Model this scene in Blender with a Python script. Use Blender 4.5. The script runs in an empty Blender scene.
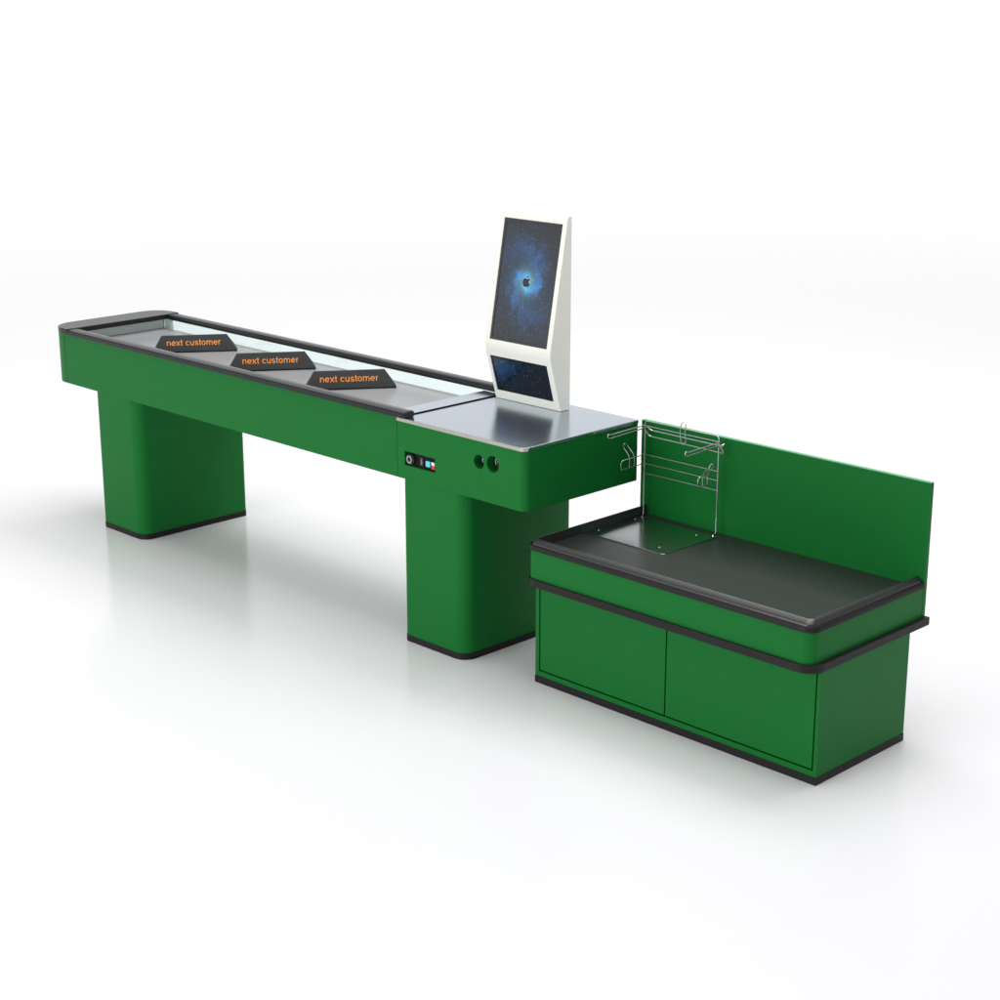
import bpy, bmesh, math
from mathutils import Vector, Matrix
R = math.radians
sc = bpy.context.scene
col = sc.collection

# ------------------------------------------------------------------ camera
cam = bpy.data.objects.new('camera', bpy.data.cameras.new('camera'))
col.objects.link(cam)
cam.location = (4.1013, -4.201, 2.4016)
cam.rotation_euler = (math.pi / 2 - 0.2838, 0, 0.7879)
cam.data.sensor_width = 36
cam.data.lens = 63.38
cam.data.clip_end = 500
sc.camera = cam

# ------------------------------------------------------------------ studio light
world = bpy.data.worlds.new('World')
sc.world = world
world.use_nodes = True
wn, wl = world.node_tree.nodes, world.node_tree.links
bg = wn['Background']
# studio dome: bright ceiling, white walls near the horizon, dimmer between
wtc = wn.new('ShaderNodeTexCoord'); wsp = wn.new('ShaderNodeSeparateXYZ'); wrp = wn.new('ShaderNodeValToRGB')
wl.new(wtc.outputs['Generated'], wsp.inputs[0]); wl.new(wsp.outputs[2], wrp.inputs['Fac'])
stops = ((0.0, 1.55), (0.10, 1.40), (0.30, 0.74), (0.45, 0.15), (0.70, 0.25), (0.82, 1.0), (0.90, 2.2), (0.96, 3.4), (1.0, 4.2))
for p, v in stops[1:-1]: wrp.color_ramp.elements.new(p)
for e, (p, v) in zip(wrp.color_ramp.elements, stops):
    e.position = p
    e.color = (v / 6.0, v / 6.0, v / 6.0, 1)
# the side to the right of the set is the dim end of the studio
wmr = wn.new('ShaderNodeMapRange'); wmx = wn.new('ShaderNodeVectorMath'); wmx.operation = 'SCALE'
wmr.inputs['From Min'].default_value = -0.1; wmr.inputs['From Max'].default_value = 0.8
wmr.inputs['To Min'].default_value = 1.0; wmr.inputs['To Max'].default_value = 0.45
wl.new(wsp.outputs[0], wmr.inputs['Value']); wl.new(wmr.outputs['Result'], wmx.inputs['Scale'])
wl.new(wrp.outputs['Color'], wmx.inputs[0])
wl.new(wmx.outputs[0], bg.inputs['Color'])
bg.inputs['Strength'].default_value = 6.0

def area(name, loc, target, sx, sy, power, color=(1, 1, 1)):
    l = bpy.data.lights.new(name, 'AREA')
    l.shape = 'RECTANGLE'
    l.size, l.size_y = sx, sy
    l.energy = power
    l.color = color
    o = bpy.data.objects.new(name, l)
    col.objects.link(o)
    o.location = loc
    o.rotation_euler = (Vector(target) - Vector(loc)).to_track_quat('-Z', 'Y').to_euler()
    return o

area('overhead_softbox', (-1.0, 0.2, 6.0), (-1.0, 0.2, 0), 8.0, 5.0, 40)
area('rear_softbox', (-0.8, 2.9, 5.6), (-0.8, 0.0, 0.2), 6.0, 2.6, 230)
area('front_softbox', (-1.0, -7.2, 2.7), (-0.4, 0.0, 0.6), 4.0, 2.2, 225)

sc.view_settings.view_transform = 'Standard'
sc.view_settings.look = 'None'
sc.view_settings.exposure = 0
sc.view_settings.gamma = 1
sc.render.engine = 'CYCLES'

# ------------------------------------------------------------------ materials
def mat(name, color, rough=0.5, metal=0.0, spec=0.5, noise=0.0, nscale=60, bump=0.0, coat=0.0, stretch=None, rnoise=0.0):
    m = bpy.data.materials.new(name)
    m.use_nodes = True
    nt = m.node_tree
    b = nt.nodes['Principled BSDF']
    b.inputs['Base Color'].default_value = (*color, 1)
    b.inputs['Roughness'].default_value = rough
    b.inputs['Metallic'].default_value = metal
    b.inputs['Specular IOR Level'].default_value = spec
    b.inputs['Coat Weight'].default_value = coat
    b.inputs['Coat Roughness'].default_value = 0.1
    if noise or bump or rnoise:
        tc = nt.nodes.new('ShaderNodeTexCoord')
        mp = nt.nodes.new('ShaderNodeMapping')
        if stretch: mp.inputs['Scale'].default_value = stretch
        nz = nt.nodes.new('ShaderNodeTexNoise')
        nz.inputs['Scale'].default_value = nscale
        nz.inputs['Detail'].default_value = 4
        nt.links.new(tc.outputs['Object'], mp.inputs['Vector'])
        nt.links.new(mp.outputs['Vector'], nz.inputs['Vector'])
        if noise:
            r = nt.nodes.new('ShaderNodeValToRGB')
            r.color_ramp.elements[0].color = (*[c * (1 - noise) for c in color], 1)
            r.color_ramp.elements[1].color = (*[min(1, c * (1 + noise)) for c in color], 1)
            r.color_ramp.elements[0].position = 0.3
            r.color_ramp.elements[1].position = 0.7
            nt.links.new(nz.outputs['Fac'], r.inputs['Fac'])
            nt.links.new(r.outputs['Color'], b.inputs['Base Color'])
        if rnoise:
            mr = nt.nodes.new('ShaderNodeMapRange')
            mr.inputs['To Min'].default_value = max(0.02, rough - rnoise)
            mr.inputs['To Max'].default_value = rough + rnoise
            nt.links.new(nz.outputs['Fac'], mr.inputs['Value'])
            nt.links.new(mr.outputs['Result'], b.inputs['Roughness'])
        if bump:
            bp = nt.nodes.new('ShaderNodeBump')
            bp.inputs['Strength'].default_value = bump
            bp.inputs['Distance'].default_value = 0.001
            nt.links.new(nz.outputs['Fac'], bp.inputs['Height'])
            nt.links.new(bp.outputs['Normal'], b.inputs['Normal'])
    return m

GREEN = mat('green_paint', (0.005, 0.141, 0.023), 0.42, spec=0.12, bump=0.02, nscale=400)
BEAD = mat('rim_bead', (0.024, 0.024, 0.025), 0.30, spec=0.75)
BLACK = mat('black_plastic', (0.015, 0.0145, 0.0145), 0.42, spec=0.16)
RAIL = mat('dark_rail', (0.013, 0.0142, 0.0148), 0.29, spec=0.26)
TOPBLK = mat('black_laminate', (0.020, 0.0215, 0.0215), 0.35, spec=0.5, bump=0.03, nscale=500)
STEEL = mat('brushed_steel', (0.53, 0.60, 0.685), 0.20, 1.0, noise=0.012, nscale=14, stretch=(1, 14, 1))
EDGE = mat('steel_edge', (0.42, 0.41, 0.38), 0.40, 1.0)
LINER = mat('polished_steel', (0.74, 0.82, 0.80), 0.15, 0.0, spec=0.7)
BELT = mat('grey_belt', (0.27, 0.275, 0.28), 0.30, spec=0.7, noise=0.07, nscale=90, bump=0.05)
PLATE = mat('steel_plate', (0.48, 0.51, 0.53), 0.19, 1.0)
WHITE = mat('white_enamel', (0.84, 0.848, 0.765), 0.40)
GLOSS = mat('black_glass', (0.012, 0.013, 0.015), 0.12, spec=0.5)
PANELB = mat('matt_black', (0.006, 0.006, 0.006), 0.5, spec=0.1)
DARK = mat('dark_recess', (0.010, 0.010, 0.010), 0.5)
CHROME = mat('chrome_wire', (0.50, 0.50, 0.50), 0.28, 1.0)
SCREW = mat('screw_metal', (0.75, 0.75, 0.75), 0.25, 1.0)
DIV = mat('charcoal_plastic', (0.046, 0.049, 0.049), 0.5, spec=0.2)
ORANGE = mat('orange_print', (1.0, 0.31, 0.035), 0.5)
CYAN = mat('cyan_button', (0.10, 0.62, 0.75), 0.35)
WBTN = mat('white_button', (0.80, 0.80, 0.80), 0.35)
RBTN = mat('red_button', (0.75, 0.02, 0.015), 0.35)
PRINT = mat('white_print', (0.70, 0.70, 0.70), 0.5)
GLASS = mat('mint_glass', (0.86, 0.97, 0.95), 0.0)
GLASS.node_tree.nodes['Principled BSDF'].inputs['Transmission Weight'].default_value = 1.0
GLASS.node_tree.nodes['Principled BSDF'].inputs['IOR'].default_value = 1.45
FLOOR = mat('white_floor', (0.735, 0.725, 0.747), 0.16, spec=1.0)

# ------------------------------------------------------------------ helpers
def link(name, me, m, parent=None, bevel=0.0, smooth=40, seg=2):
    o = bpy.data.objects.new(name, me)
    col.objects.link(o)
    if m and not me.materials: me.materials.append(m)
    if parent: o.parent = parent
    for p in me.polygons: p.use_smooth = True
    me.set_sharp_from_angle(angle=R(smooth))
    if bevel:
        md = o.modifiers.new('bevel', 'BEVEL')
        md.width = bevel; md.segments = seg
        md.limit_method = 'ANGLE'; md.angle_limit = R(35)
        md.harden_normals = True
    return o

def bm_mesh(bm, name):
    bmesh.ops.recalc_face_normals(bm, faces=bm.faces)
    me = bpy.data.meshes.new(name)
    bm.to_mesh(me); bm.free()
    return me

def add_prism(bm, pts, z0, z1):
    lo = [bm.verts.new((x, y, z0)) for x, y in pts]
    hi = [bm.verts.new((x, y, z1)) for x, y in pts]
    n = len(pts)
    bm.faces.new(lo[::-1]); bm.faces.new(hi)
    for i in range(n):
        j = (i + 1) % n
        bm.faces.new((lo[i], lo[j], hi[j], hi[i]))

def add_box(bm, x0, x1, y0, y1, z0, z1):
    add_prism(bm, [(x0, y0), (x1, y0), (x1, y1), (x0, y1)], z0, z1)

def box_mesh(name, *b):
    bm = bmesh.new(); add_box(bm, *b)
    return bm_mesh(bm, name)

def round_rect(x0, x1, y0, y1, r_fl, r_fr, r_br, r_bl, n=12):
    """outline, counter-clockwise from front-left; a radius for each corner"""
    pts = []
    for cx, cy, r, a0 in ((x0 + r_fl, y0 + r_fl, r_fl, 180), (x1 - r_fr, y0 + r_fr, r_fr, 270),
                          (x1 - r_br, y1 - r_br, r_br, 0), (x0 + r_bl, y1 - r_bl, r_bl, 90)):
        if r <= 1e-6: pts.append((cx, cy)); continue
        for i in range(n + 1):
            a = R(a0 + 90 * i / n)
            pts.append((cx + r * math.cos(a), cy + r * math.sin(a)))
    return pts

def prism_mesh(name, pts, z0, z1):
    bm = bmesh.new(); add_prism(bm, pts, z0, z1)
    return bm_mesh(bm, name)

def profile_x(name, pts, x0, x1):
    """prism along X from a (y, z) outline"""
    bm = bmesh.new()
    a = [bm.verts.new((x0, y, z)) for y, z in pts]
    b = [bm.verts.new((x1, y, z)) for y, z in pts]
    bm.faces.new(a); bm.faces.new(b[::-1])
    for i in range(len(pts)):
        j = (i + 1) % len(pts)
        bm.faces.new((a[i], b[i], b[j], a[j]))
    return bm_mesh(bm, name)

def add_cyl(bm, c, axis, r, h, n=32):
    q = Vector((0, 0, 1)).rotation_difference(Vector(axis))
    M = Matrix.Translation(Vector(c)) @ q.to_matrix().to_4x4()
    bmesh.ops.create_cone(bm, cap_ends=True, segments=n, radius1=r, radius2=r, depth=h, matrix=M)

def cyl_mesh(name, c, axis, r, h, n=32):
    bm = bmesh.new(); add_cyl(bm, c, axis, r, h, n)
    return bm_mesh(bm, name)

def add_tube(bm, pts, r, closed=False, n=8):
    pts = [Vector(p) for p in pts]
    N = len(pts)
    rings = []
    prev = None
    for i, p in enumerate(pts):
        if closed:
            t = (pts[(i + 1) % N] - pts[i - 1]).normalized()
        else:
            a = pts[max(i - 1, 0)]; b = pts[min(i + 1, N - 1)]
            t = (b - a).normalized()
        if prev is None:
            ref = Vector((0, 0, 1)) if abs(t.z) < 0.9 else Vector((1, 0, 0))
            u = t.cross(ref).normalized()
        else:
            u = (prev - t * prev.dot(t)).normalized()
        prev = u
        v = t.cross(u)
        rings.append([bm.verts.new(p + u * (r * math.cos(2 * math.pi * k / n)) + v * (r * math.sin(2 * math.pi * k / n))) for k in range(n)])
    last = N if closed else N - 1
    for i in range(last):
        a, b = rings[i], rings[(i + 1) % N]
        for k in range(n):
            l = (k + 1) % n
            bm.faces.new((a[k], a[l], b[l], b[k]))
    if not closed:
        bm.faces.new(rings[0][::-1]); bm.faces.new(rings[-1])

def fillet(pts, r, n=5):
    """round the inner corners of a polyline"""
    pts = [Vector(p) for p in pts]
    out = [pts[0]]
    for a, p, b in zip(pts, pts[1:], pts[2:]):
        d1, d2 = (a - p), (b - p)
        k = min(r, d1.length * 0.45, d2.length * 0.45)
        s, e = p + d1.normalized() * k, p + d2.normalized() * k
        for i in range(n + 1):
            t = i / n
            out.append(s * (1 - t) ** 2 + p * 2 * t * (1 - t) + e * t ** 2)
    out.append(pts[-1])
    return out

def boolean(me, cutters):
    """cut a list of meshes out of me, once, and return the result"""
    o = bpy.data.objects.new('cut', me); col.objects.link(o)
    tmp = []
    for c in cutters:
        k = bpy.data.objects.new('cutter', c); col.objects.link(k); tmp.append(k)
        md = o.modifiers.new('b', 'BOOLEAN'); md.operation = 'DIFFERENCE'; md.solver = 'EXACT'; md.object = k
    dg = bpy.context.evaluated_depsgraph_get(); dg.update()
    res = bpy.data.meshes.new_from_object(o.evaluated_get(dg))
    for k in tmp + [o]: bpy.data.objects.remove(k)
    res.name = me.name
    return res

def arc(cx, cy, rx, ry, a0, a1, n=16):
    return [(cx + rx * math.cos(R(a0 + (a1 - a0) * i / n)), cy + ry * math.sin(R(a0 + (a1 - a0) * i / n))) for i in range(n + 1)]

# plain sans letters as stroke centre lines; unit = height of an x
GLYPH = {
    'n': (1.07, [[(0.20, 0), (0.20, 1)], [(0.20, 0.55)] + arc(0.54, 0.57, 0.32, 0.35, 160, 0) + [(0.86, 0)]]),
    'e': (1.07, [arc(0.53, 0.5, 0.37, 0.42, 0, 318, 26), [(0.16, 0.5), (0.90, 0.5)]]),
    'x': (0.96, [[(0.10, 0), (0.86, 1)], [(0.10, 1), (0.86, 0)]]),
    't': (0.56, [[(0.28, 1.32), (0.28, 0.24)] + arc(0.44, 0.22, 0.16, 0.15, 180, 290, 8), [(0.06, 0.92), (0.52, 0.92)]]),
    'c': (0.98, [arc(0.52, 0.5, 0.36, 0.42, 42, 318, 24)]),
    'u': (1.07, [[(0.86, 1), (0.86, 0)], [(0.20, 1), (0.20, 0.42)] + arc(0.52, 0.43, 0.32, 0.36, 180, 340)]),
    's': (0.96, [arc(0.48, 0.71, 0.29, 0.215, 25, 180, 12) + arc(0.48, 0.71, 0.29, 0.215, 180, 250, 6) + arc(0.50, 0.29, 0.31, 0.215, 70, -160, 18)]),
    'o': (1.07, [arc(0.53, 0.5, 0.37, 0.42, 0, 360, 30)]),
    'm': (1.60, [[(0.20, 0), (0.20, 1)], [(0.20, 0.60)] + arc(0.50, 0.62, 0.29, 0.30, 160, 0, 12) + [(0.79, 0)],
                 [(0.79, 0.60)] + arc(1.09, 0.62, 0.29, 0.30, 160, 0, 12) + [(1.38, 0)]]),
    'r': (0.66, [[(0.20, 0), (0.20, 1)], [(0.20, 0.50)] + arc(0.50, 0.56, 0.30, 0.36, 170, 78, 10)]),
    ' ': (0.56, []),
}
def text_mesh(body, width, stroke=0.175):
    total = sum(GLYPH[c][0] for c in body)
    k = width / total
    bm = bmesh.new()
    x0, lay = -total / 2, 0
    for c in body:
        adv, lines = GLYPH[c]
        for ln in lines:
            lay += 1
            z = 0.00002 * (lay % 4)          # strokes that cross lie a hair apart
            P = [Vector((x0 + px, py)) for px, py in ln]
            L, Q = [], []
            for i, p in enumerate(P):
                t = (P[min(i + 1, len(P) - 1)] - P[max(i - 1, 0)]).normalized()
                nrm = Vector((-t.y, t.x)) * stroke / 2
                L.append(bm.verts.new(((p + nrm).x * k, (p + nrm).y * k, z)))
                Q.append(bm.verts.new(((p - nrm).x * k, (p - nrm).y * k, z)))
            for i in range(len(P) - 1):
                bm.faces.new((Q[i], Q[i + 1], L[i + 1], L[i]))
        x0 += adv
    me = bpy.data.meshes.new('lettering')
    bm.to_mesh(me); bm.free()
    return me

def thing(name, label, cat, loc=(0, 0, 0), rz=0, group=None):
    o = bpy.data.objects.new(name, None)
    col.objects.link(o)
    o.empty_display_size = 0.1
    o.location = loc; o.rotation_euler = (0, 0, rz)
    o['label'] = label; o['category'] = cat
    if group: o['group'] = group
    return o

# ------------------------------------------------------------------ setting: one seamless white floor
bm = bmesh.new()
add_box(bm, -150, 150, -30, 250, -0.02, 0)
fl = link('floor', bm_mesh(bm, 'floor'), FLOOR)
fl['kind'] = 'structure'

# ------------------------------------------------------------------ checkout counter
D = 0.598            # depth of the till block
ZB, ZT = 0.6426, 0.860
SEAM = -0.6617
ctr = thing('checkout_counter', 'long green checkout counter with sunken conveyor belt and steel topped till end on two legs', 'checkout counter')

# conveyor trough
sh = prism_mesh('conveyor_body', round_rect(-3.088, SEAM - 0.0015, 0, D, 0.117, 0, 0, 0.117), ZB, 0.876)
sh = boolean(sh, [box_mesh('c', -2.953, 0.2, 0.040, 0.547, 0.822, 1.2), box_mesh('c', -2.9525, 0.2, 0.546, 1.0, 0.795, 1.2)])
conv = link('conveyor_body', sh, GREEN, ctr, bevel=0.0015)
# the vertical joint where the rounded end piece begins
link('joint_strip', box_mesh('joint_strip', -2.9610, -2.9570, -0.0008, 0.003, ZB + 0.004, 0.874), mat('joint_green', (0.004, 0.07, 0.015), 0.5), conv)
link('belt', box_mesh('belt', -2.951, -0.752, 0.0425, 0.5425, 0.8225, 0.830), BELT, ctr, bevel=0.002)
ln = bmesh.new()
add_box(ln, -2.9505, -0.664, 0.5430, 0.5470, 0.8225, 0.8762)
link('glass_side', bm_mesh(ln, 'glass_side'), GLASS, ctr)
ln = bmesh.new()
add_box(ln, -2.9505, -0.752, 0.0405, 0.0445, 0.8305, 0.8755)
link('side_liner', bm_mesh(ln, 'side_liner'), LINER, ctr)
link('end_liner', box_mesh('end_liner', -2.9525, -2.951, 0.0450, 0.5395, 0.8305, 0.8755), LINER, ctr)
link('end_liner', box_mesh('end_liner', -2.9523, -2.9510, 0.5475, 0.5965, 0.7960, 0.8755), LINER, ctr)
# steel strip that closes the trough before the till
bm = bmesh.new()
add_box(bm, -0.7500, -0.6345, 0.0455, 0.5385, 0.8300, 0.8735)
link('transfer_plate', bm_mesh(bm, 'transfer_plate'), STEEL, ctr, bevel=0.0015)
# side rails: flattened tube with a soft crown
def rail_profile(y0, y1, z0, z1, flip):
    h = z1 - z0; w = y1 - y0
    p = [(0, 0.12), (0.05, 0), (0.95, 0), (1, 0.12), (1, 0.78), (0.96, 0.93), (0.86, 1.0), (0.45, 1.0), (0.06, 0.92), (0, 0.78)]
    return [((y1 - a * w) if flip else (y0 + a * w), z0 + b * h) for a, b in p]
for y0, y1, flip in ((-0.012, 0.047, False), (0.541, 0.602, True)):
    rl = link('side_rail', profile_x('side_rail', rail_profile(y0, y1, 0.8738, 0.8975, flip), -2.914, -0.622), RAIL, ctr, bevel=0.002, smooth=50)
    link('rail_end_cap', profile_x('rail_end_cap', rail_profile(y0 + .001, y1 - .001, 0.8745, 0.8965, flip), -0.6218, -0.6165), DARK, rl, bevel=0.002)
# end cap over the rounded far end
link('end_cap', prism_mesh('end_cap', round_rect(-3.067, -2.913, -0.013, 0.604, 0.115, 0, 0, 0.115), 0.8765, 0.9005), RAIL, ctr, bevel=0.0035, seg=3)

# till block with a control recess and two socket holes in its front
tb = prism_mesh('till_body', round_rect(SEAM, 0, 0, D, 0, 0.032, 0.006, 0), ZB, ZT - 0.0005)
tb = boolean(tb, [box_mesh('c', -0.6225, -0.4570, -0.05, 0.016, 0.6965, 0.7505),
                  cyl_mesh('c', (-0.2270, 0, 0.7830), (0, 1, 0), 0.0255, 0.080, 48),
                  cyl_mesh('c', (-0.1577, 0, 0.7875), (0, 1, 0), 0.0300, 0.080, 48)])
till = link('till_body', tb, GREEN, ctr, bevel=0.0015)
link('worktop', prism_mesh('worktop', round_rect(SEAM, 0.002, -0.002, D + 0.001, 0, 0.024, 0.006, 0), ZT, 0.8735), STEEL, ctr, bevel=0.0015)
wt = ctr.children[-1]
bm = bmesh.new()   # satin edge band round the worktop's front and its corner
def edge_path(o):
    cx, cy, r = 0.002 - 0.024, -0.002 + 0.024, 0.024 + o
    return [(SEAM + 0.001, -0.002 - o)] + [(cx + r * math.cos(R(t)), cy + r * math.sin(R(t))) for t in range(270, 331, 10)]
pa, pb = edge_path(0.0002), edge_path(0.0014)
add_prism(bm, pb + pa[::-1], ZT + 0.0003, 0.8733)
link('edge_strip', bm_mesh(bm, 'edge_strip'), EDGE, wt, smooth=30)
link('joint_gap', box_mesh('joint_gap', -0.6335, -0.6318, 0.0475, 0.5400, 0.8700, 0.87380), mat('joint_grey', (0.13, 0.135, 0.14), 0.5), wt)
# controls
cp = link('control_panel', box_mesh('control_panel', -0.6223, -0.4572, 0.0125, 0.0158, 0.6968, 0.7502), PANELB, ctr)
bm = bmesh.new(); add_cyl(bm, (-0.5975, 0.0085, 0.7215), (0, 1, 0), 0.0215, 0.008, 40)
kl = link('key_lock', bm_mesh(bm, 'key_lock'), BLACK, cp, bevel=0.0012)
bm = bmesh.new()
ring = [(-0.6010 + 0.0118 * math.cos(a), 0.0040, 0.7205 + 0.0118 * math.sin(a)) for a in [2 * math.pi * i / 28 for i in range(28)]]
add_tube(bm, ring, 0.0030, True, 6)
for k in range(6):
    a = 2 * math.pi * k / 6
    c = (-0.6010 + 0.0150 * math.cos(a), 0.0040, 0.7205 + 0.0150 * math.sin(a))
    add_cyl(bm, c, (0, 1, 0), 0.0016, 0.002, 8)
link('lock_ring', bm_mesh(bm, 'lock_ring'), mat('satin_ring', (0.36, 0.36, 0.36), 0.4), kl)
bm = bmesh.new()
add_box(bm, -0.5475, -0.5300, 0.0085, 0.0123, 0.7050, 0.7400)
sw = link('toggle_switch', bm_mesh(bm, 'toggle_switch'), DARK, cp, bevel=0.001)
bm = bmesh.new()
add_tube(bm, [(-0.5420, 0.0080, 0.7300), (-0.5365, 0.0080, 0.7300), (-0.5395, 0.0080, 0.7230), (-0.5350, 0.0080, 0.7215), (-0.5410, 0.0080, 0.7130)], 0.0011, n=5)
link('switch_symbol', bm_mesh(bm, 'switch_symbol'), PRINT, sw)
link('cyan_button', box_mesh('cyan_button', -0.5155, -0.4920, 0.0070, 0.0123, 0.7090, 0.7315), CYAN, cp, bevel=0.0012)
rk = link('rocker_switch', box_mesh('rocker_switch', -0.4845, -0.4665, 0.0095, 0.0123, 0.7050, 0.7325), DARK, cp, bevel=0.0006)
link('rocker_half', box_mesh('rocker_half', -0.4840, -0.4670, 0.0065, 0.0094, 0.7192, 0.7320), WBTN, rk, bevel=0.0008)
link('rocker_half', box_mesh('rocker_half', -0.4840, -0.4670, 0.0065, 0.0094, 0.7055, 0.7189), RBTN, rk, bevel=0.0008)
for x, z, r in ((-0.2270, 0.7830, 0.0255), (-0.1577, 0.7875, 0.0300)):
    so = link('socket', cyl_mesh('socket', (x, 0.0375, z), (0, 1, 0), r - 0.0006, 0.004, 40), DARK, ctr)
    bm = bmesh.new()
    for a0, a1, rr in ((100, 215, 0.66), (-70, 70, 0.70), (95, 190, 0.30)):
        add_tube(bm, [(x + r * rr * math.cos(R(a)), 0.0350, z + r * rr * math.sin(R(a))) for a in [a0 + (a1 - a0) * i / 14 for i in range(15)]], 0.0016, n=6)
    link('socket_print', bm_mesh(bm, 'socket_print'), PRINT, so)
# legs
for x0, x1, y1 in ((-2.727, -2.396, 0.580), (-0.6410, -0.3059, 0.5705)):
    lg = link('leg', prism_mesh('leg', round_rect(x0, x1, 0.002, y1, 0.026, 0.055, 0.02, 0.02, 14), 0.0265, ZB + 0.004), GREEN, ctr)
    link('plinth', prism_mesh('plinth', round_rect(x0 - 0.0015, x1 + 0.0015, 0.0005, y1 + 0.0015, 0.027, 0.056, 0.021, 0.021, 14), 0.0005, 0.0263), BLACK, lg, bevel=0.001)

# ------------------------------------------------------------------ touch-screen kiosk on the till
KX0, KX1 = -0.6290, -0.2860
kio = thing('checkout_kiosk', 'white two screen kiosk with galaxy wallpaper standing on the steel worktop', 'kiosk', ((KX0 + KX1) / 2, 0.51, 0.8737))
W2 = (KX1 - KX0) / 2
A, K, T = (0.484, 0.8742), (0.423, 1.090), (0.514, 1.594)
def frame2(p, q):
    p, q = Vector((0, *p)), Vector((0, *q))
    e = (q - p).normalized()
    n = Vector((0, -e.z, e.y))              # outward (towards -y)
    return p, q, e, n
def kpt(p): return (p[0] - 0.51, p[1] - 0.8737)
# side profile with a rounded knee
def knee(a, k, b, r, n=8):
    a, k, b = Vector(a), Vector(k), Vector(b)
    s = k + (a - k).normalized() * r; e = k + (b - k).normalized() * r
    return [tuple(s * (1 - t) ** 2 + k * 2 * t * (1 - t) + e * t * t) for t in [i / n for i in range(n + 1)]]
prof = [A] + knee(A, K, T, 0.022) + [T, (0.520, 1.5985), (0.535, 1.597), (0.535, 0.8742)]
body = profile_x('housing', [kpt(p) for p in prof], -W2, W2)
def slab_cut(p, q, u0, u1, s0, s1, d0, d1):
    """box in the plane p->q: u across, s along, d depth along the outward normal"""
    p, q, e, n = frame2(p, q)
    off = Vector((0, -0.51, -0.8737))
    bm = bmesh.new()
    vs = {}
    for i, u in enumerate((u0, u1)):
        for j, s in enumerate((s0, s1)):
            for k, d in enumerate((d0, d1)):
                vs[i, j, k] = bm.verts.new(p + off + Vector((u, 0, 0)) + e * s + n * d)
    for f in ((0, 0, 0), (1, 0, 0)), :
        pass
    quads = [[(0,0,0),(0,0,1),(0,1,1),(0,1,0)], [(1,0,0),(1,1,0),(1,1,1),(1,0,1)],
             [(0,0,0),(1,0,0),(1,0,1),(0,0,1)], [(0,1,0),(0,1,1),(1,1,1),(1,1,0)],
             [(0,0,0),(0,1,0),(1,1,0),(1,0,0)], [(0,0,1),(1,0,1),(1,1,1),(0,1,1)]]
    for qd in quads: bm.faces.new([vs[k] for k in qd])
    return bm_mesh(bm, 'slab')
LU = (Vector(T) - Vector(K)).length; LL = (Vector(K) - Vector(A)).length
UP = dict(u0=-W2 + 0.0215, u1=W2 - 0.0225, s0=LU * 0.0515, s1=LU * 0.949)
LO = dict(u0=-W2 + 0.0165, u1=W2 - 0.0270, s0=LL * 0.160, s1=LL * 0.819)
LO = dict(u0=-W2 + 0.0170, u1=W2 - 0.0280, s0=LL * 0.160, s1=LL * 0.819)
body = boolean(body, [slab_cut(K, T, d0=-0.0085, d1=0.05, **UP), slab_cut(A, K, d0=-0.0085, d1=0.05, **LO)])
hs = link('housing', body, WHITE, kio, bevel=0.002, smooth=30)

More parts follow.
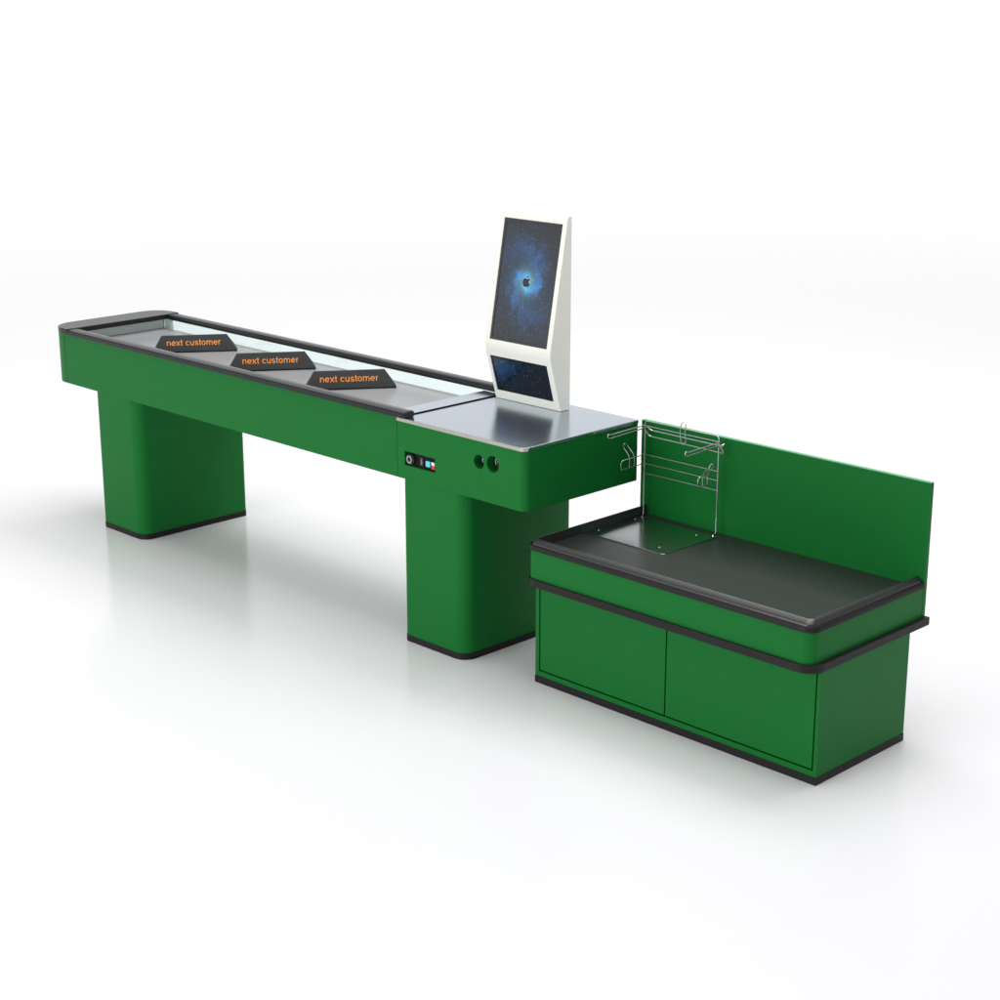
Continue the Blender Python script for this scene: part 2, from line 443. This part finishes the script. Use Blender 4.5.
def screen_material(name, cx, cy, glow, tilt=0.0):
    """night-sky wallpaper on a lit display; object coordinates, origin at the display's middle"""
    m = bpy.data.materials.new(name); m.use_nodes = True
    nt = m.node_tree; N = nt.nodes; L = nt.links
    b = N['Principled BSDF']
    b.inputs['Base Color'].default_value = (0.008, 0.009, 0.010, 1)
    b.inputs['Roughness'].default_value = 0.14
    def math_(op, a, c=None, clamp=False):
        n = N.new('ShaderNodeMath'); n.operation = op; n.use_clamp = clamp
        for i, v in enumerate((a, c)):
            if v is None: continue
            if isinstance(v, (int, float)): n.inputs[i].default_value = v
            else: L.new(v, n.inputs[i])
        return n.outputs[0]
    tc = N.new('ShaderNodeTexCoord'); sp = N.new('ShaderNodeSeparateXYZ')
    L.new(tc.outputs['Object'], sp.inputs[0])
    nz0 = N.new('ShaderNodeTexNoise'); nz0.inputs['Scale'].default_value = 22; nz0.inputs['Detail'].default_value = 6; nz0.inputs['Roughness'].default_value = 0.65
    L.new(tc.outputs['Object'], nz0.inputs['Vector'])
    x = math_('SUBTRACT', sp.outputs[0], cx); y = math_('MULTIPLY', math_('SUBTRACT', sp.outputs[1], cy), 0.95)
    r = math_('SQRT', math_('ADD', math_('MULTIPLY', x, x), math_('MULTIPLY', y, y)))
    th = math_('ARCTAN2', y, x)
    wob = math_('MULTIPLY', math_('SUBTRACT', nz0.outputs['Fac'], 0.5), 6.0)
    ph = math_('ADD', math_('ADD', math_('MULTIPLY', th, 2.0), math_('MULTIPLY', math_('LOGARITHM', math_('ADD', r, 0.004), math.e), -4.2)), wob)
    arm = math_('POWER', math_('ADD', math_('MULTIPLY', math_('SINE', math_('ADD', ph, tilt)), 0.5), 0.5), 1.6)
    fall = math_('POWER', math.e, math_('MULTIPLY', math_('POWER', math_('DIVIDE', r, 0.118), 2.0), -1.0))
    core = math_('POWER', math.e, math_('MULTIPLY', math_('DIVIDE', r, 0.022), -1.0))
    dust = math_('MULTIPLY', math_('SUBTRACT', nz0.outputs['Fac'], 0.30, clamp=True), 2.6)
    cloud = math_('MULTIPLY', math_('MULTIPLY', math_('ADD', math_('MULTIPLY', arm, 0.85), 0.18), fall), dust)
    def rgb(fac, c, k):
        mx = N.new('ShaderNodeVectorMath'); mx.operation = 'SCALE'
        mx.inputs[0].default_value = [v * k for v in c]
        L.new(fac, mx.inputs['Scale']); return mx.outputs[0]
    def addv(a, c):
        n = N.new('ShaderNodeVectorMath'); n.operation = 'ADD'
        L.new(a, n.inputs[0]); L.new(c, n.inputs[1]); return n.outputs[0]
    colr = addv(rgb(cloud, (0.012, 0.15, 0.50), glow * 1.4), rgb(core, (0.22, 0.75, 0.95), glow * 1.15))
    # stars, two sizes
    for scale, size, amp, thr in ((170, 0.32, 0.6, 0.80), (62, 0.17, 1.1, 0.66)):
        vo = N.new('ShaderNodeTexVoronoi'); vo.inputs['Scale'].default_value = scale
        vo.voronoi_dimensions = '2D'
        L.new(tc.outputs['Object'], vo.inputs['Vector'])
        s = math_('SUBTRACT', 1.0, math_('DIVIDE', vo.outputs['Distance'], size), clamp=True)
        sc_ = N.new('ShaderNodeSeparateColor'); L.new(vo.outputs['Color'], sc_.inputs[0])
        on = math_('MULTIPLY', math_('SUBTRACT', sc_.outputs[0], thr, clamp=True), 2.0)
        st = math_('MULTIPLY', math_('MULTIPLY', s, on), amp)
        near = math_('ADD', math_('MULTIPLY', math_('POWER', math.e, math_('MULTIPLY', math_('DIVIDE', r, 0.12), -1.0)), 1.0), 0.22)
        colr = addv(colr, rgb(math_('MULTIPLY', st, near), (0.35, 0.75, 1.0), 1.0))
    navy = N.new('ShaderNodeVectorMath'); navy.operation = 'ADD'
    L.new(colr, navy.inputs[0]); navy.inputs[1].default_value = (0.0, 0.003, 0.010)
    L.new(navy.outputs[0], b.inputs['Emission Color'])
    b.inputs['Emission Strength'].default_value = 1.0
    return m

def plane_matrix(p, q, u, s, d):
    p, q, e, n = frame2(p, q)
    M = Matrix((Vector((1, 0, 0)), e, n)).transposed().to_4x4()
    M.translation = p + Vector((u, -0.51, -0.8737)) + e * s + n * d
    return M

def make_screen(p, q, Rct, m, emblem=False):
    w, h = Rct['u1'] - Rct['u0'], Rct['s1'] - Rct['s0']
    uc, scn = (Rct['u0'] + Rct['u1']) / 2, (Rct['s0'] + Rct['s1']) / 2
    fr = round_rect(-w / 2 + 0.0006, w / 2 - 0.0006, -h / 2 + 0.0006, h / 2 - 0.0006, 0, 0, 0, 0)
    bz = prism_mesh('screen_bezel', fr, 0, 0.0060)
    b = 0.0095
    bz = boolean(bz, [prism_mesh('c', round_rect(-w / 2 + b, w / 2 - b, -h / 2 + b, h / 2 - b, .008, .008, .008, .008, 6), 0.0030, 0.1)])
    o = link('screen_bezel', bz, GLOSS, kio, bevel=0.0005)
    o.matrix_local = plane_matrix(p, q, uc, scn, -0.0082)
    b += 0.0003
    d = link('display', prism_mesh('display', round_rect(-w / 2 + b, w / 2 - b, -h / 2 + b, h / 2 - b, .0077, .0077, .0077, .0077, 6), 0.0031, 0.0042), m, o)
    if emblem:
        ex, ey, s = 0.002, 0.001, 0.0205      # dark fruit emblem with a bite and a leaf
        bm = bmesh.new()
        half = [(0.0, 0.66), (0.16, 0.74), (0.42, 0.80), (0.68, 0.72), (0.80, 0.58), (0.58, 0.46), (0.46, 0.20), (0.56, -0.08),
                (0.86, -0.20), (0.74, -0.50), (0.54, -0.80), (0.34, -0.90), (0.14, -0.86), (0.0, -0.82), (-0.14, -0.86), (-0.34, -0.90), (-0.54, -0.80),
                (-0.76, -0.46), (-0.88, -0.08), (-0.86, 0.28), (-0.72, 0.62), (-0.44, 0.80), (-0.16, 0.74)]
        add_prism(bm, [(ex + a * s * 1.08, ey + c * s * 0.92) for a, c in half], 0.0043, 0.0047)
        leaf = [(-0.02, 0.86), (0.00, 1.10), (0.16, 1.32), (0.36, 1.40), (0.34, 1.16), (0.20, 0.95)]
        add_prism(bm, [(ex + a * s * 1.08, ey + c * s * 0.92) for a, c in leaf], 0.0043, 0.0047)
        link('screen_emblem', bm_mesh(bm, 'screen_emblem'), DARK, d)
    return o
make_screen(K, T, UP, screen_material('galaxy_display', 0.002, 0.001, 1.0, 2.1), True)
make_screen(A, K, LO, screen_material('night_sky_display', -0.15, 0.10, 0.38, 0.0))

# ------------------------------------------------------------------ next-customer bars on the belt
def divider():
    t = thing('divider_bar', 'x', 'divider bar', group='next customer divider bars on the belt')
    Lb, Lt, hw, tw, h, lip = 0.185, 0.140, 0.035, 0.005, 0.073, 0.006
    bm = bmesh.new()
    rings = []
    for l, w, z in ((Lb, hw, lip), (Lt, tw, h)):
        k = 0.008 if z == h else 0.0
        rings.append([bm.verts.new(v) for v in ((-l - k, -w, z), (l, -w, z), (l, w, z), (-l - k, w, z))])
    bm.faces.new(rings[0][::-1]); bm.faces.new(rings[-1])
    for a, b in zip(rings, rings[1:]):
        for i in range(4):
            j = (i + 1) % 4
            bm.faces.new((a[i], a[j], b[j], b[i]))
    link('bar_body', bm_mesh(bm, 'bar_body'), DIV, t, bevel=0.0012)
    link('base_strip', box_mesh('base_strip', -Lb + 0.001, Lb - 0.001, -hw + 0.001, hw - 0.001, 0.0, lip - 0.0002), DARK, t)
    me = text_mesh('next customer', 0.240)
    o = link('lettering', me, ORANGE, t)
    e = Vector((0, hw - tw, h - lip)).normalized()
    n = Vector((0, -e.z, e.y))
    M = Matrix((Vector((1, 0, 0)), e, n)).transposed().to_4x4()
    M.translation = Vector((-0.007, -hw, lip)) + e * 0.0270 + n * 0.0005
    o.matrix_local = M
    return t
d0 = divider()
spots = [(-2.377, 0.317, 'dark next customer bar nearest the rounded end of the counter'),
         (-1.821, 0.318, 'dark next customer bar lying between the two other bars on the belt'),
         (-1.307, 0.321, 'dark next customer bar nearest the till and kiosk')]
for i, (x, y, lab) in enumerate(spots):
    t = d0
    if i:
        t = d0.copy(); col.objects.link(t)
        for ch in d0.children:
            c = ch.copy(); col.objects.link(c); c.parent = t
    t.location = (x, y, 0.8305)
    t.rotation_euler = (0, 0, math.atan2(0.81, 0.586))
    t['label'] = lab

# ------------------------------------------------------------------ bagging unit
bag = thing('bagging_unit', 'low green bagging cabinet with black rimmed top, two doors and tall back panel', 'bagging unit')
CX0, CX1, CY0, CY1 = 0.0076, 1.2268, 0.051, 0.5445
cab = box_mesh('cabinet', CX0, CX1, CY0, CY1, 0.0275, 0.3804)
cab = boolean(cab, [box_mesh('c', 0.0255, 1.2135, -0.1, CY0 + 0.12, 0.0460, 0.3788)])
link('cabinet', cab, GREEN, bag, bevel=0.001)
link('plinth', box_mesh('plinth', CX0 - 0.0012, CX1 + 0.0012, CY0 - 0.0012, CY1 + 0.0012, 0.0005, 0.0273), BLACK, bag, bevel=0.0012)
dg_ = mat('shadow_gap', (0.004, 0.03, 0.008), 0.6)
for x0, x1 in ((0.0310, 0.6072), (0.6126, 1.2080)):
    link('door', box_mesh('door', x0, x1, CY0 + 0.0005, CY0 + 0.0165, 0.0520, 0.3740), GREEN, bag, bevel=0.0008)

PB = 0.629        # front of the back panel
BX0, BX1, BY0, BY1 = -0.001, 1.2135, 0.0085, PB - 0.0005
bx = prism_mesh('upper_box', round_rect(BX0, BX1, BY0, BY1, 0.042, 0.042, 0, 0), 0.3810, 0.5115)
link('upper_box', bx, GREEN, bag)
link('bumper_strip', prism_mesh('bumper_strip', round_rect(BX0 - 0.012, 1.2300, -0.0020, 0.6535, 0.066, 0.066, 0, 0, 16), 0.3806, 0.4080), BLACK, bag, bevel=0.0015)
bs = bag.children[-1]
for x, y, w, h in ((1.1490, -0.0023, 0.0010, 0.0006), (1.2298, 0.0720, 0.0006, 0.0010)):
    link('strip_joint', box_mesh('strip_joint', x - w, x + w, y - h, y + h, 0.3822, 0.4065), DARK, bs)
# rim: lip, groove and sloped bead swept round the three open sides
def sweep_u(name, x0, x1, y0, y1, r, prof, n=14):
    """prof: (inset, z) ... closed outline swept along left, front and right"""
    bm = bmesh.new()
    rings = []
    for ins, z in prof:
        rr = max(r - ins, 0.004)
        a, b, c = x0 + ins, x1 - ins, y0 + ins
        pts = [(a, y1)]
        for k in range(n + 1):
            t = R(180 + 90 * k / n); pts.append((a + rr + rr * math.cos(t), c + rr + rr * math.sin(t)))
        for k in range(n + 1):
            t = R(270 + 90 * k / n); pts.append((b - rr + rr * math.cos(t), c + rr + rr * math.sin(t)))
        pts.append((b, y1))
        rings.append([bm.verts.new((px, py, z)) for px, py in pts])
    m = len(rings)
    for i in range(m):
        p, q = rings[i], rings[(i + 1) % m]
        for k in range(len(p) - 1):
            bm.faces.new((p[k], p[k + 1], q[k + 1], q[k]))
    for s in (0, -1):
        f = [rg[s] for rg in rings]
        bm.faces.new(f if s else f[::-1])
    return bm_mesh(bm, name)
LX0, LX1, LY0 = -0.0055, 1.2180, 0.0045
link('edge_lip', sweep_u('edge_lip', LX0, LX1, LY0, PB - 0.0007, 0.042,
     [(0.0, 0.5120), (0.0, 0.5235), (0.0025, 0.5285), (0.0050, 0.5305), (0.0075, 0.5305), (0.0080, 0.5285), (0.0080, 0.5124)]), BLACK, bag, smooth=35)
link('edge_bead', sweep_u('edge_bead', LX0, LX1, LY0, PB - 0.0012, 0.042,
     [(0.0120, 0.5120), (0.0120, 0.5330), (0.0130, 0.5345), (0.0265, 0.5480), (0.0285, 0.5485), (0.0300, 0.5470), (0.0310, 0.5120)]), BEAD, bag, smooth=35)
link('packing_top', prism_mesh('packing_top', round_rect(LX0 + 0.0310, LX1 - 0.0310, LY0 + 0.0310, PB - 0.001, 0.010, 0.010, 0, 0), 0.5117, 0.5122), TOPBLK, bag)
link('back_panel', box_mesh('back_panel', -0.0105, 1.2145, PB, PB + 0.0185, 0.4083, 0.8658), GREEN, bag, bevel=0.0010)
link('edge_strip', box_mesh('edge_strip', -0.0100, 1.2140, PB + 0.0006, PB + 0.0179, 0.8660, 0.8674), mat('toplit_green', (0.07, 0.34, 0.13), 0.4), bag.children[-1])  # added strip; overhead light on the panel's top painted as lighter green

# ------------------------------------------------------------------ wire bag rack
SZ = 0.5123
rack = thing('bag_rack', 'chrome wire bag holder frame on a steel plate in front of the green panel', 'bag rack', (0.20, 0.45, SZ))
RO = Vector((0.20, 0.45, SZ))
def rp(p): return Vector(p) - RO
def wire(name, polys, r, parent=rack, f=0.012):
    bm = bmesh.new()
    for p in polys: add_tube(bm, fillet([rp(v) for v in p], f), r)
    return link(name, bm_mesh(bm, name), CHROME, parent, smooth=60)
pm = prism_mesh('base_plate', [(x - RO.x, y - RO.y) for x, y in ((0.0275, 0.285), (0.384, 0.285), (0.394, 0.293), (0.394, 0.578), (0.0275, 0.578))], 0.0002, 0.0032)
pl = link('base_plate', pm, PLATE, rack, bevel=0.001)
for x, y in ((0.042, 0.342), (0.044, 0.541), (0.330, 0.545), (0.330, 0.340)):
    link('screw', cyl_mesh('screw', rp((x, y, SZ + 0.0036)), (0, 0, 1), 0.0045, 0.0016, 16), SCREW, pl, bevel=0.0004)
Y = 0.598; XL, XR = 0.0335, 0.3745
wire('upright_frame', [[(XL + .012, 0.577, SZ + .0045), (XL, Y, SZ + 0.005), (XL, Y, 0.8755), (XR, Y, 0.8775), (XR, Y, SZ + 0.005), (XR + .004, 0.577, SZ + .0045)]], 0.0022)
bars = [(0.8580, None), (0.7500, None), (0.7160, None), (0.6795, None)]
for z, _ in bars:
    wire('cross_wire', [[(XL - 0.002, Y - 0.004, z), (XR + 0.008, Y - 0.004, z + 0.0005)]], 0.0019)
wire('hanger_wire', [[(XL + 0.010, Y - .003, 0.8565), (XL + 0.026, Y + 0.004, 0.8425), (XR + 0.016, Y + 0.004, 0.8420), (XR + 0.026, Y + .004, 0.8550), (XR + 0.022, Y - 0.012, 0.8500)]], 0.0024)
wire('hanger_wire', [[(XL + 0.001, Y - .003, 0.8430), (XL + 0.017, Y + 0.004, 0.8195), (XR + 0.024, Y + 0.004, 0.8175), (XR + 0.006, Y - .003, 0.8470)]], 0.0024)
# carrying arms reaching forward
for x, yb, yt, z0 in ((XL, Y, 0.404, 0.8555), (XR + 0.004, Y, 0.420, 0.8515)):
    wire('hanging_arm', [[(x, yb + 0.003, z0 - 0.006), (x, yt, z0 - 0.013), (x, yt - 0.013, z0 - 0.008), (x, yt - .012, z0 + 0.004), (x + 0.001, yt + 0.004, z0 + .0005), (x + .001, yb - 0.002, z0 + 0.0045)]], 0.0024, f=0.006)
# side hooks: a flat wire loop with an upright hairpin
for x, lean, yf in ((XL, -0.034, 0.466), (XR, 0.030, 0.487)):
    wire('side_hook', [[(x, Y, 0.7480), (x, yf, 0.7470), (x, yf, 0.7125), (x, Y, 0.7145)],
                       [(x, 0.513, 0.7125), (x, 0.513, 0.7560), (x + lean * .9, 0.513, 0.7840), (x + lean, 0.518, 0.7960), (x + lean, 0.533, 0.7960), (x + lean * .9, 0.538, 0.7840), (x, 0.540, 0.7560), (x, 0.540, 0.7135)]], 0.0018, f=0.014)
wire('ticket_loop', [[(0.226, Y, 0.832), (0.213, Y - .002, 0.8185), (0.205, Y - .004, 0.830), (0.2015, Y - 0.006, 0.862), (0.206, Y - .006, 0.893), (0.217, Y - .006, 0.9045), (0.229, Y - .006, 0.893), (0.2225, Y - .004, 0.860), (0.226, Y, 0.832)]], 0.0017, f=0.012)
